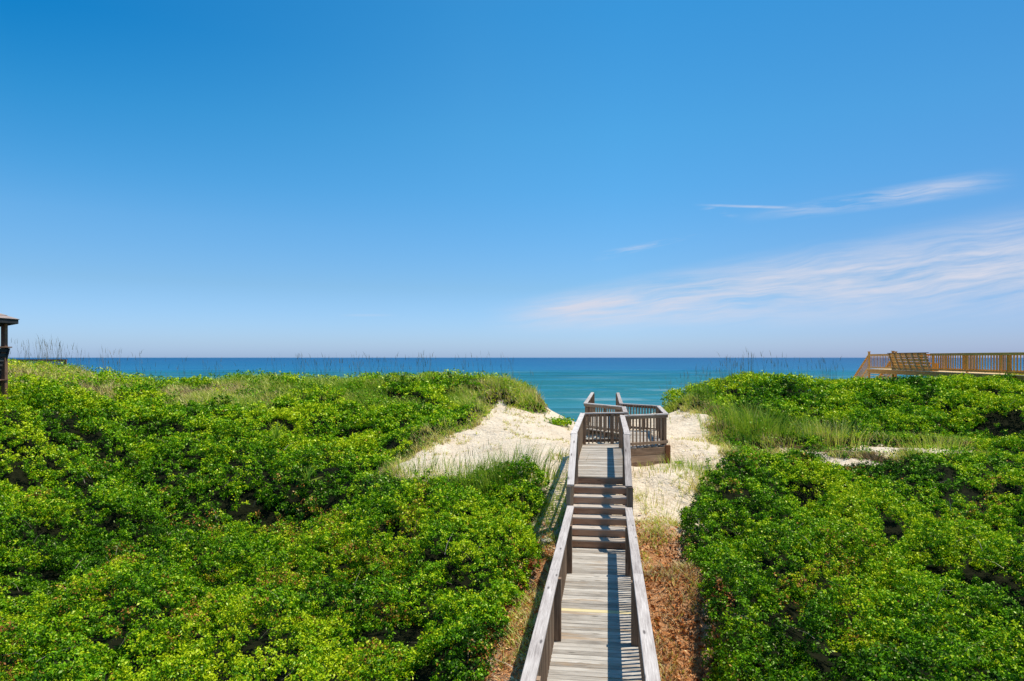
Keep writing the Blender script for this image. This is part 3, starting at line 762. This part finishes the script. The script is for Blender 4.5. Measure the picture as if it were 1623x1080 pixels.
def split_front_left(u, v):
    px = 811.5 + F * u / v
    lim_ = np.interp(px, [-200, 200, 400, 560, 700, 900], [19.5, 18.8, 18.7, 18.9, 21, 21])
    return v < lim_
# clump centres
u, v = cell_scatter(4.3, 35.5, lambda q: max(.115, .0088 * q))
cz, gz, dd = crown_z(u, v); gap = crown_z.gap
sh = shrubness(u, v)
low = (rng.random(len(u)) < gap) & (rng.random(len(u)) < .80) & (cz - gz > .15); cz = np.where(low, gz + rng.uniform(.08, .30, len(u)) * np.clip(cz - gz, .3, 1), cz)
keep = (dd > 0.02) & (sh > .5) & (low | (rng.random(len(u)) > .85 * gap * (cz - gz > .15))) & ((fbm(u * 4.5, v * 4.5, 2, 207) > .41) | (v > 26) | (dd < .6))
u, v, cz, gz, dd = u[keep], v[keep], cz[keep], gz[keep], dd[keep]
# slope of the crown surface for its normal
e = .12
cz_u = crown_z(u + e, v)[0]; cz_v = crown_z(u, v + e)[0]
nrm = unit(np.stack([-(cz_u - cz) / e, -(cz_v - cz) / e, np.ones_like(cz)], 1))
steep = 1 / nrm[:, 2]
# extra clumps down steep flanks
rep = np.minimum(np.floor(steep * 1.0 + .35 + rng.random(len(u))), 5).astype(int); rep = np.maximum(rep, 1)
ii = np.repeat(np.arange(len(u)), rep); first = np.r_[True, ii[1:] != ii[:-1]]
sp_ = np.maximum(.115, .0088 * v)[ii]
U = u[ii] + np.where(first, 0, rng.normal(0, .5, len(ii))) * sp_; V = v[ii] + np.where(first, 0, rng.normal(0, .5, len(ii))) * sp_
drop = np.where(first, rng.random(len(ii)) ** 1.5 * .34, rng.random(len(ii)) * .75)
Zc = np.maximum(cz[ii] - drop * np.clip(cz[ii] - gz[ii], .1, .9), gz[ii] + .04)
Nc = nrm[ii]; rad = sp_ * rng.uniform(.6, 1.15, len(ii))
zone = fbm(U * .33, V * .33, 3, 51); zone2 = fbm(U * 1.3, V * 1.3, 2, 61)
dead = (fbm(U * .9, V * .9, 3, 91) > .70) & (V < 21)
ch = .40 + .95 * (zone - .5) + .75 * (zone2 - .5) + rng.normal(0, .11, len(U))
ch = ch - .05 + .06 * (V > 24)
print('clumps', len(U))
def fill(sel, name, label, per, cat='shrub thicket'):
    idx_ = np.nonzero(sel)[0]; k = np.repeat(idx_, per); n = len(k)
    dirs = unit(rng.normal(size=(n, 3)) + Nc[k] * 1.1)
    C = np.stack([U[k], V[k], Zc[k]], 1) + dirs * (rad[k] * rng.uniform(.35, 1.1, n) )[:, None] * np.array([1, 1, .8])
    C[:, 2] = np.maximum(C[:, 2], gz[ii][k] + .02)
    Ln = unit(dirs * .75 + rng.normal(size=(n, 3)) * .75 + np.array([0, 0, .22]))
    size = np.maximum(.042, .0031 * V[k]) * rng.uniform(.6, 1.45, n)
    hue = ch[k] - .01 + rng.normal(0, .145, n) + .22 * (dirs[:, 2])  # clump tops yellower and brighter, sides darker: light put into the leaf colour
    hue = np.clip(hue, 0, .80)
    hue = np.where(dead[k] & (rng.random(n) < .35), rng.uniform(.93, 1, n), hue)
    hue = np.where(rng.random(n) < .006, .95, hue)
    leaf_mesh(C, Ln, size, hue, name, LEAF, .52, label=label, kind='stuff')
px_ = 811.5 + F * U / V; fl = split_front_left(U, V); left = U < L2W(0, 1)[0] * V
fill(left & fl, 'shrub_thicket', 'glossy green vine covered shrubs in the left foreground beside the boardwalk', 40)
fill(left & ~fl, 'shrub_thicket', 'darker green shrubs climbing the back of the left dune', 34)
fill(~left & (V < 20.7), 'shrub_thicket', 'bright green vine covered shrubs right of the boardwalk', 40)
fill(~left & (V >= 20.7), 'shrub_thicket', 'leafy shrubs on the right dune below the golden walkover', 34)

# ------------------------------------------------------------------ grass
def blade_mesh(B, H, W, lean, hue, name, mat, parent=None, **kw):
    """bent blades: B base Nx3, H heights, W widths, lean Nx2"""
    n = len(B); a = rng.uniform(0, math.pi, n); s = np.stack([np.cos(a), np.sin(a), np.zeros(n)], 1) * W[:, None] * .5
    l3 = np.c_[lean, np.zeros(n)]
    m1 = B + np.c_[lean * .28, H * .55]; tip = B + np.c_[lean, H]
    v = np.stack([B - s, B + s, m1 + s * .7, m1 - s * .7, tip + s * .12, tip - s * .12], 1).reshape(-1, 3)
    b0 = np.arange(n)[:, None] * 6
    f = np.concatenate([b0 + np.array([[0, 1, 2, 3]]), b0 + np.array([[3, 2, 4, 5]])], 1).reshape(-1)
    return rawmesh(name, v, f, 4, mat, attrs=[('hue', 'FACE', np.repeat(hue, 2))], parent=parent, **kw)
# crest grass and low plants
u, v = cell_scatter(19, 41, lambda q: .0075 * q)
d = -open_sd(u, v); s = shrubness(u, v)
keep = (d > -.15 * rng.random(len(u))) & (s < .5)
u, v, d = u[keep], v[keep], d[keep]
print('tufts', len(u))
k = np.repeat(np.arange(len(u)), 16); n = len(k)
uu = u[k] + rng.normal(0, .10, n); vv = v[k] + rng.normal(0, .10, n)
g = ground_z(uu, vv)
z1 = fbm(uu * .45, vv * .45, 3, 101); z2 = fbm(uu * 1.7, vv * 1.7, 2, 111)
pxk = 811.5 + F * uu / vv
hmul = np.where((z1 + .4 * z2) > .72, .7, 1.0)
H = rng.uniform(.10, .42, n) * np.where((pxk > 1140) & (vv < 26), .6, 1) * (.55 + 1.0 * fbm(uu * 1.2, vv * 1.2, 3, 45)) * hmul * np.clip(.45 + d[k] * 1.4, .35, 1.15); a = rng.uniform(0, 2 * math.pi, n)
ln = np.stack([np.cos(a), np.sin(a)], 1) * (H * rng.uniform(.2, .9, n))[:, None] + np.array([-.05, .0])
hue = np.clip(.30 + .16 * (pxk < 900) * (vv > 29) + .30 * (d[k] < .5) + .95 * (z1 - .35) + .3 * (z2 - .5) + rng.normal(0, .13, n) + .35 * np.clip(1 - pxk / 260, 0, 1) + .50 * ((pxk > 1100) & (vv < 29)) * (z2 > .45) * z2, 0, 1)
blade_mesh(np.c_[uu, vv, g], H, .0011 * vv * rng.uniform(.6, 1.3, n), ln, hue, 'dune_grass', GRASS, label='yellow green grass along the dune crests and hollow', kind='stuff')
# broad low leaves mixed into the crest grass
pk = rng.random(len(u)) < np.clip((fbm(u * .8, v * .8, 3, 121) - .40) * 6, 0.08, .85)
k = np.repeat(np.nonzero(pk)[0], 20); n = len(k)
C = np.c_[u[k] + rng.normal(0, .12, n), v[k] + rng.normal(0, .12, n), np.zeros(n)]
C[:, 2] = ground_z(C[:, 0], C[:, 1]) + rng.uniform(.03, 1, n) * (.18 + .55 * domes(C[:, 0], C[:, 1], 1.3, 41) * (fbm(C[:, 0] * .7, C[:, 1] * .7, 2, 43) > .42)) * np.clip(.4 + d[k], .3, 1)
zz = fbm(C[:, 0] * .5, C[:, 1] * .5, 3, 131)
leaf_mesh(C, unit(rng.normal(size=(n, 3)) * .7 + np.array([0, 0, .8])), .0033 * v[k] * rng.uniform(.6, 1.4, n), np.clip(.42 + .12 * (C[:, 1] > 30) + 1.1 * (zz - .5) + rng.normal(0, .14, n), 0, .9), 'dune_ground_cover', LEAF, .5,
          label='low leafy plants mixed through the crest grass', kind='stuff')
# sea oat stalks standing above the crest
def stalks(pxs, vs, hmin, hmax):
    u = (pxs - 811.5) / F * vs; n = len(u)
    g = ground_z(u, vs); H = rng.uniform(hmin, hmax, n)
    ln = np.c_[rng.normal(-.02, .12, n) * H, rng.normal(0, .1, n) * H]
    return np.c_[u, vs, g], H, ln
grp = [(5, 130, 34.5, 36, 90, .8, 1.8), (60, 110, 34, 36, 46, .9, 2.0), (120, 300, 35, 37, 70, .9, 1.9), (300, 460, 35.5, 37, 26, .9, 1.6), (450, 600, 34, 36, 90, .9, 1.8), (590, 700, 33, 35, 80, .9, 1.8),
       (690, 850, 32, 34.5, 60, .9, 1.6), (1050, 1180, 30, 32.5, 120, .9, 1.6), (1150, 1200, 31, 33, 36, 1.1, 1.9), (1200, 1350, 31.5, 34, 56, 1.0, 1.8), (1300, 1330, 32, 33, 14, 1.1, 1.6)]
grp += [(690, 860, 18.3, 19.6, 60, .6, 1.15), (600, 700, 20.5, 21.5, 22, .5, .9), (1160, 1240, 23, 25, 24, .6, 1.1)]
BB, HH, LL = [], [], []
for (a_, b_, v0, v1, n, h0, h1) in grp:
    q = rng.uniform(a_, b_, n)
    cl = rng.uniform(a_, b_, max(3, n // 7)); q = np.where(rng.random(n) < .5, rng.choice(cl, n) + rng.normal(0, 3, n), q)
    r_ = stalks(q, rng.uniform(v0, v1, n), h0, h1); BB.append(r_[0]); HH.append(r_[1]); LL.append(r_[2])
BB, HH, LL = np.concatenate(BB), np.concatenate(HH), np.concatenate(LL)
ok = -open_sd(BB[:, 0], BB[:, 1]) > -.1; BB, HH, LL = BB[ok], HH[ok], LL[ok]; n = len(BB)
# stalk + a slim seed head near its tip
Wd = .00034 * np.maximum(BB[:, 1], 24) * rng.uniform(.7, 1.2, n)
tip = BB + np.c_[LL * .75, HH * .86]
hd = np.minimum(.28, HH * .22)
B2 = np.concatenate([BB, tip]); H2 = np.concatenate([HH, hd]); W2 = np.concatenate([Wd, Wd * 1.5]); Ln2 = np.concatenate([LL, LL * .35])
blade_mesh(B2, H2, W2, Ln2, rng.random(2 * n), 'sea_oats', STALK, label='tall thin sea oat stalks standing along the dune crests', kind='stuff')

# ------------------------------------------------------------------ single grass tufts, shrubs and other plants
def tuft(pu, pv, n, h, spread, hue0, label, name='grass_tuft', cat='grass tuft', group=None, w=.008, lean=.6):
    z = float(ground_z(np.array([pu]), np.array([pv]))[0])
    B = np.c_[rng.normal(0, spread, n), rng.normal(0, spread * .7, n), np.zeros(n)]
    B[:, 2] = ground_z(B[:, 0] + pu, B[:, 1] + pv) - z
    H = h * rng.uniform(.45, 1.1, n); out = unit(B[:, :2] + rng.normal(0, spread * .6, (n, 2)))
    o = blade_mesh(B, H, np.full(n, max(w, .0009 * pv)) * rng.uniform(.6, 1.2, n), out * (H * lean * rng.uniform(.2, 1, n))[:, None], np.clip(rng.normal(hue0, .16, n), 0, 1), name, GRASS, label=label)
    o['category'] = cat
    if group: o['group'] = group
    o.location = (pu, pv, z); return o
T_ = [(*UV(805, 18.3), 700, 1.05, .62, .33, 'big grey green grass tuft on the sand left of the stairs'),
      (*UV(738, 19.2), 340, .85, .55, .40, 'thin upright grass tuft at the left end of the sand slope'),
      (*UV(868, 18.6), 60, .42, .22, .55, 'small straw coloured tuft close to the left stair post'),
      (*UV(885, 20.6), 46, .40, .16, .6, 'small dry tuft just left of the upper handrail'),
      (*UV(1098, 18.9), 220, .42, .40, .45, 'pale green grass tuft on the right sand below the platform'),
      (*UV(1130, 19.6), 60, .38, .24, .45, 'loose green tuft beside the right shrub edge'),
      (*UV(1045, 18.6), 90, .25, .5, .72, 'dry yellow grass patch under the right wing of the boardwalk'),
      (*UV(855, 16.6), 160, .26, .38, .50, 'short yellow green grass left of the steps'),
      (*UV(1030, 16.8), 150, .22, .42, .74, 'short straw grass right of the steps'),
      (*UV(655, 20.8), 300, .5, .6, .42, 'pale blades of grass fringing the left end of the sand path'),
      (*UV(1200, 24.4), 800, 1.05, .75, .38, 'tall pale green grass clump on the right dune beside the open sand'),
      (*UV(1315, 24.2), 480, .8, .7, .62, 'brownish grass clump above the small sand patch on the right'),
      (*UV(1490, 22.6), 200, .6, .5, .5, 'dark tipped grass clump at the right end of the sand patches')]
for (pu, pv, n, h, sp2, hu, lab) in T_: tuft(pu, pv, n, h, sp2, hu, lab)
def bush(pu, pv, r, h, n, hue0, label, name='shrub', leafy=.05, twig=14):
    z = float(ground_z(np.array([pu]), np.array([pv]))[0])
    root = empty(name, (pu, pv, z), 0, label=label, cat='shrub')
    d = unit(rng.normal(size=(n, 3))); d[:, 2] = np.abs(d[:, 2])
    lump = .75 + .35 * np.sin(d[:, 0] * 7 + 1) * np.cos(d[:, 1] * 6)
    C = d * np.array([r, r * .8, h]) * (lump * rng.uniform(.55, 1.05, n))[:, None]; C[:, 2] += .04
    leaf_mesh(C, unit(d + rng.normal(size=(n, 3)) * .5), leafy * rng.uniform(.7, 1.3, n), np.clip(rng.normal(hue0, .14, n), 0, .9), 'foliage', LEAF, .5, parent=root)
    dt = unit(rng.normal(size=(twig, 3))); dt[:, 2] = np.abs(dt[:, 2]) + .2
    blade_mesh(np.zeros((twig, 3)), dt[:, 2] * h * .9, np.full(twig, .015), dt[:, :2] * r * .8, rng.random(twig), 'stem', TWIG, parent=root)
    return root
bush(*UV(888, 28.6), .80, .36, 900, .62, 'small bright green shrub alone on the sand at the gap to the sea', leafy=.10)
bush(*UV(596, 20.2), .7, .75, 700, .25, 'dark leafy shrub at the left tip of the sand path', leafy=.075)
bush(*UV(712, 18.9), .42, .7, 420, .30, 'dark green sprig shrub standing up against the sand', leafy=.07)
bush(*UV(1290, 20.5), .55, .5, 500, .22, 'dark green bushy shrub between the two sand patches on the right', leafy=.075)
bush(*UV(1123, 20.4), .16, .40, 50, .45, 'single small sapling on the bare sand right of the platform', leafy=.07, twig=5)
bush(*UV(1075, 20.8), .22, .08, 60, .5, 'tiny flat green plant on the right sand', leafy=.06, twig=4)
# spiky yuccas
def yucca(pu, pv, zoff, n, L, label):
    z = float(crown_z(np.array([pu]), np.array([pv]))[0][0]) + zoff
    a = rng.uniform(0, 2 * math.pi, n); up = rng.uniform(.25, 1, n)
    o = blade_mesh(np.c_[rng.normal(0, .03, (n, 2)), np.zeros(n)], L * up, np.full(n, .05), np.stack([np.cos(a), np.sin(a)], 1) * (L * (1.05 - up * .75))[:, None], rng.uniform(.2, .6, n), 'yucca', GRASS, label=label)
    o['category'] = 'plant'; o.location = (pu, pv, z)
yucca(*UV(437, 24.6), -.05, 34, .75, 'spiky pale yucca rosette among the shrubs of the left dune')
yucca(*UV(487, 21.3), -.1, 26, .6, 'smaller spiky rosette at the foot of the left dune shrubs')

# ------------------------------------------------------------------ dry leaf litter beside the boardwalk
n = 60000
ly = rng.uniform(4.5, 16.6, n); side_ = rng.random(n) < .6
lx = np.where(side_, rng.uniform(.45, 2.4, n), rng.uniform(-1.9, -.6, n))
uu, vv = lx * math.cos(ALPHA) + ly * math.sin(ALPHA), -lx * math.sin(ALPHA) + ly * math.cos(ALPHA)
dens = fbm(uu * 1.4, vv * 1.4, 3, 141)
ok = (open_sd(uu, vv) > -.45) & (rng.random(n) < np.clip((dens - .22) * 2.6, .1, 1) * np.clip((16.6 - ly) / 3.0, 0, 1) ** 1.3)
uu, vv, dens = uu[ok], vv[ok], dens[ok]; n = len(uu)
C = np.c_[uu, vv, ground_z(uu, vv) + rng.uniform(.0, .06, n)]
leaf_mesh(C, unit(rng.normal(size=(n, 3)) * .55 + np.array([0, 0, .8])), rng.uniform(.02, .085, n) * np.where(rng.random(n) < .12, 1.7, rng.uniform(.6, 1.1, n)), np.clip(.42 + 1.7 * (fbm(uu * 1.1, vv * 1.1, 3, 151) - .47) + rng.normal(0, .2, n), 0, 1), 'leaf_litter', LITTER, .42,
          label='dry orange brown leaf litter along both sides of the lower boardwalk', kind='stuff')
# sparse sprigs and debris in the sand beside the stairs
n = 11000
n = 17000; ly = rng.uniform(7, 20.5, n); lx = rng.uniform(-3.4, 3.6, n)
uu, vv = lx * math.cos(ALPHA) + ly * math.sin(ALPHA), -lx * math.sin(ALPHA) + ly * math.cos(ALPHA)
ok = (open_sd(uu, vv) > 0) & (np.abs(lx + .15) > .75) & (rng.random(n) < np.clip((fbm(uu * .8, vv * .8, 3, 161) - .38) * 5, 0, 1) * np.clip((19.5 - ly) / 4.5, 0, 1))
uu, vv = uu[ok], vv[ok]; k = np.repeat(np.arange(len(uu)), 5); n = len(k)
a = rng.uniform(0, 2 * math.pi, n); H = rng.uniform(.03, .16, n)
bu, bvv = uu[k] + rng.normal(0, .04, n), vv[k] + rng.normal(0, .04, n)
blade_mesh(np.c_[bu, bvv, ground_z(bu, bvv)], H, np.full(n, .014), np.stack([np.cos(a), np.sin(a)], 1) * (H * 1.1)[:, None], np.clip(np.where(bu < L2W(0, 1)[0] * bvv, .42, .66) + .30 * (bvv < 13.6) + rng.normal(0, .2, n), 0, 1), 'sparse_sand_grass', GRASS,
           label='thin scattered grass and debris on the sand around the stairs', kind='stuff')
n = 60000
u, v = rng.uniform(-5.5, 9, n), rng.uniform(17.5, 31, n)
sdv = open_sd(u, v)
dn = np.clip((fbm(u * 1.2, v * 1.2, 3, 171) - .56) * 6, 0, 1) * .22 + np.clip(1 - sdv / .40, 0, 1) * .7
ok = (sdv > -.1) & (rng.random(n) < dn * .30) & (np.abs(W2L(u, v)[0] - .5) > 1.5)
u, v, sdv = u[ok], v[ok], sdv[ok]; k = np.repeat(np.arange(len(u)), 6); n = len(k)
bu, bvv = u[k] + rng.normal(0, .05, n), v[k] + rng.normal(0, .05, n); a = rng.uniform(0, 2 * math.pi, n); H = rng.uniform(.05, .26, n) * np.clip(1.2 - sdv[k] * .6, .4, 1.2)
blade_mesh(np.c_[bu, bvv, ground_z(bu, bvv)], H, .0009 * bvv, np.stack([np.cos(a), np.sin(a)], 1) * (H * .9)[:, None], np.clip(rng.normal(.80, .15, n), 0, 1), 'dune_edge_grass', GRASS,
           label='dry straw coloured grass fringing the open sand', kind='stuff')
# bare twigs poking through the thickets
n = 900
u, v = rng.uniform(-1, 1, n), rng.uniform(6, 27, n); u = u * .78 * v
cz, gz_, dd_ = crown_z(u, v); ok = (dd_ > .25) & (shrubness(u, v) > .5); u, v, cz = u[ok], v[ok], cz[ok]; n = len(u)
a = rng.uniform(0, 2 * math.pi, n); Ls = rng.uniform(.2, .6, n)
blade_mesh(np.c_[u, v, cz - .12], rng.uniform(.08, .32, n), np.maximum(.008, .0007 * v), np.stack([np.cos(a), np.sin(a)], 1) * Ls[:, None], rng.random(n), 'bare_twigs', TWIG, label='bare curved vine stems poking out of the shrubs', kind='stuff')

n = 700
ly = rng.uniform(5, 16.5, n); lx = np.where(rng.random(n) < .65, rng.uniform(.6, 2.3, n), rng.uniform(-1.9, -.85, n))
u, v = lx * math.cos(ALPHA) + ly * math.sin(ALPHA), -lx * math.sin(ALPHA) + ly * math.cos(ALPHA)
a = rng.uniform(0, 2 * math.pi, n); Ls = rng.uniform(.08, .45, n)
blade_mesh(np.c_[u, v, ground_z(u, v) + .02], rng.uniform(.0, .06, n), rng.uniform(.008, .016, n), np.stack([np.cos(a), np.sin(a)], 1) * Ls[:, None], rng.random(n), 'litter_twigs', TWIG, label='small dead twigs lying in the brown litter by the boardwalk', kind='stuff')
# fallen stick and pale stone left of the steps
def tube(points, radii, name, mat, parent=None, sides=7, **kw):
    pts = [Vector(p) for p in points]; vs = []; fs = []
    for i, p_ in enumerate(pts):
        d_ = (pts[min(i + 1, len(pts) - 1)] - pts[max(i - 1, 0)]).normalized()
        s_ = d_.cross(Vector((0, 0, 1))).normalized(); t_ = s_.cross(d_)
        for q in range(sides):
            a_ = 2 * math.pi * q / sides; vs.append(p_ + (s_ * math.cos(a_) + t_ * math.sin(a_)) * radii[i])
    for i in range(len(pts) - 1):
        for q in range(sides):
            r_ = (q + 1) % sides; fs += [i * sides + q, i * sides + r_, (i + 1) * sides + r_, (i + 1) * sides + q]
    return rawmesh(name, np.array([tuple(x) for x in vs]), np.array(fs), 4, mat, attrs=[('hue', 'FACE', rng.uniform(.3, .8, len(fs) // 4))], parent=parent, smooth=True, **kw)
su, sv = UV(856, 15.0); sz = float(ground_z(np.array([su]), np.array([sv]))[0])
o = tube([(-.34, .10, .05), (-.1, .0, .06), (.12, -.1, .04), (.42, -.28, .03)], [.022, .02, .016, .008], 'fallen_stick', TWIG, label='bare fallen stick on the ground left of the steps'); o['category'] = 'stick'
o.location = (su, sv, sz)
import bmesh
bm = bmesh.new(); bmesh.ops.create_icosphere(bm, subdivisions=3, radius=1)
for v_ in bm.verts:
    f_ = 1 + .18 * math.sin(v_.co.x * 4 + 1) * math.cos(v_.co.y * 5) ; v_.co = Vector((v_.co.x * .15 * f_, v_.co.y * .10 * f_, v_.co.z * .06 * f_))
me = bpy.data.meshes.new('stone'); bm.to_mesh(me); bm.free()
stm, nt = newmat('pale_stone'); tcn = N(nt, 'ShaderNodeTexCoord')
pp = N(nt, 'ShaderNodeBsdfPrincipled'); nt.links.new(ramp(nt, noise(nt, tcn.outputs['Object'], 18, 4), [(.3, (.22, .19, .15)), (.7, (.5, .44, .36))]), pp.inputs['Base Color']); pp.inputs['Roughness'].default_value = .9
nt.links.new(pp.outputs[0], N(nt, 'ShaderNodeOutputMaterial').inputs[0]); me.materials.append(stm)
o = bpy.data.objects.new('stone', me); scn.collection.objects.link(o); setp(o, 'pale flat stone lying by the fallen stick', 'stone')
su, sv = UV(868, 15.1); o.location = (su, sv, float(ground_z(np.array([su]), np.array([sv]))[0]) + .02)
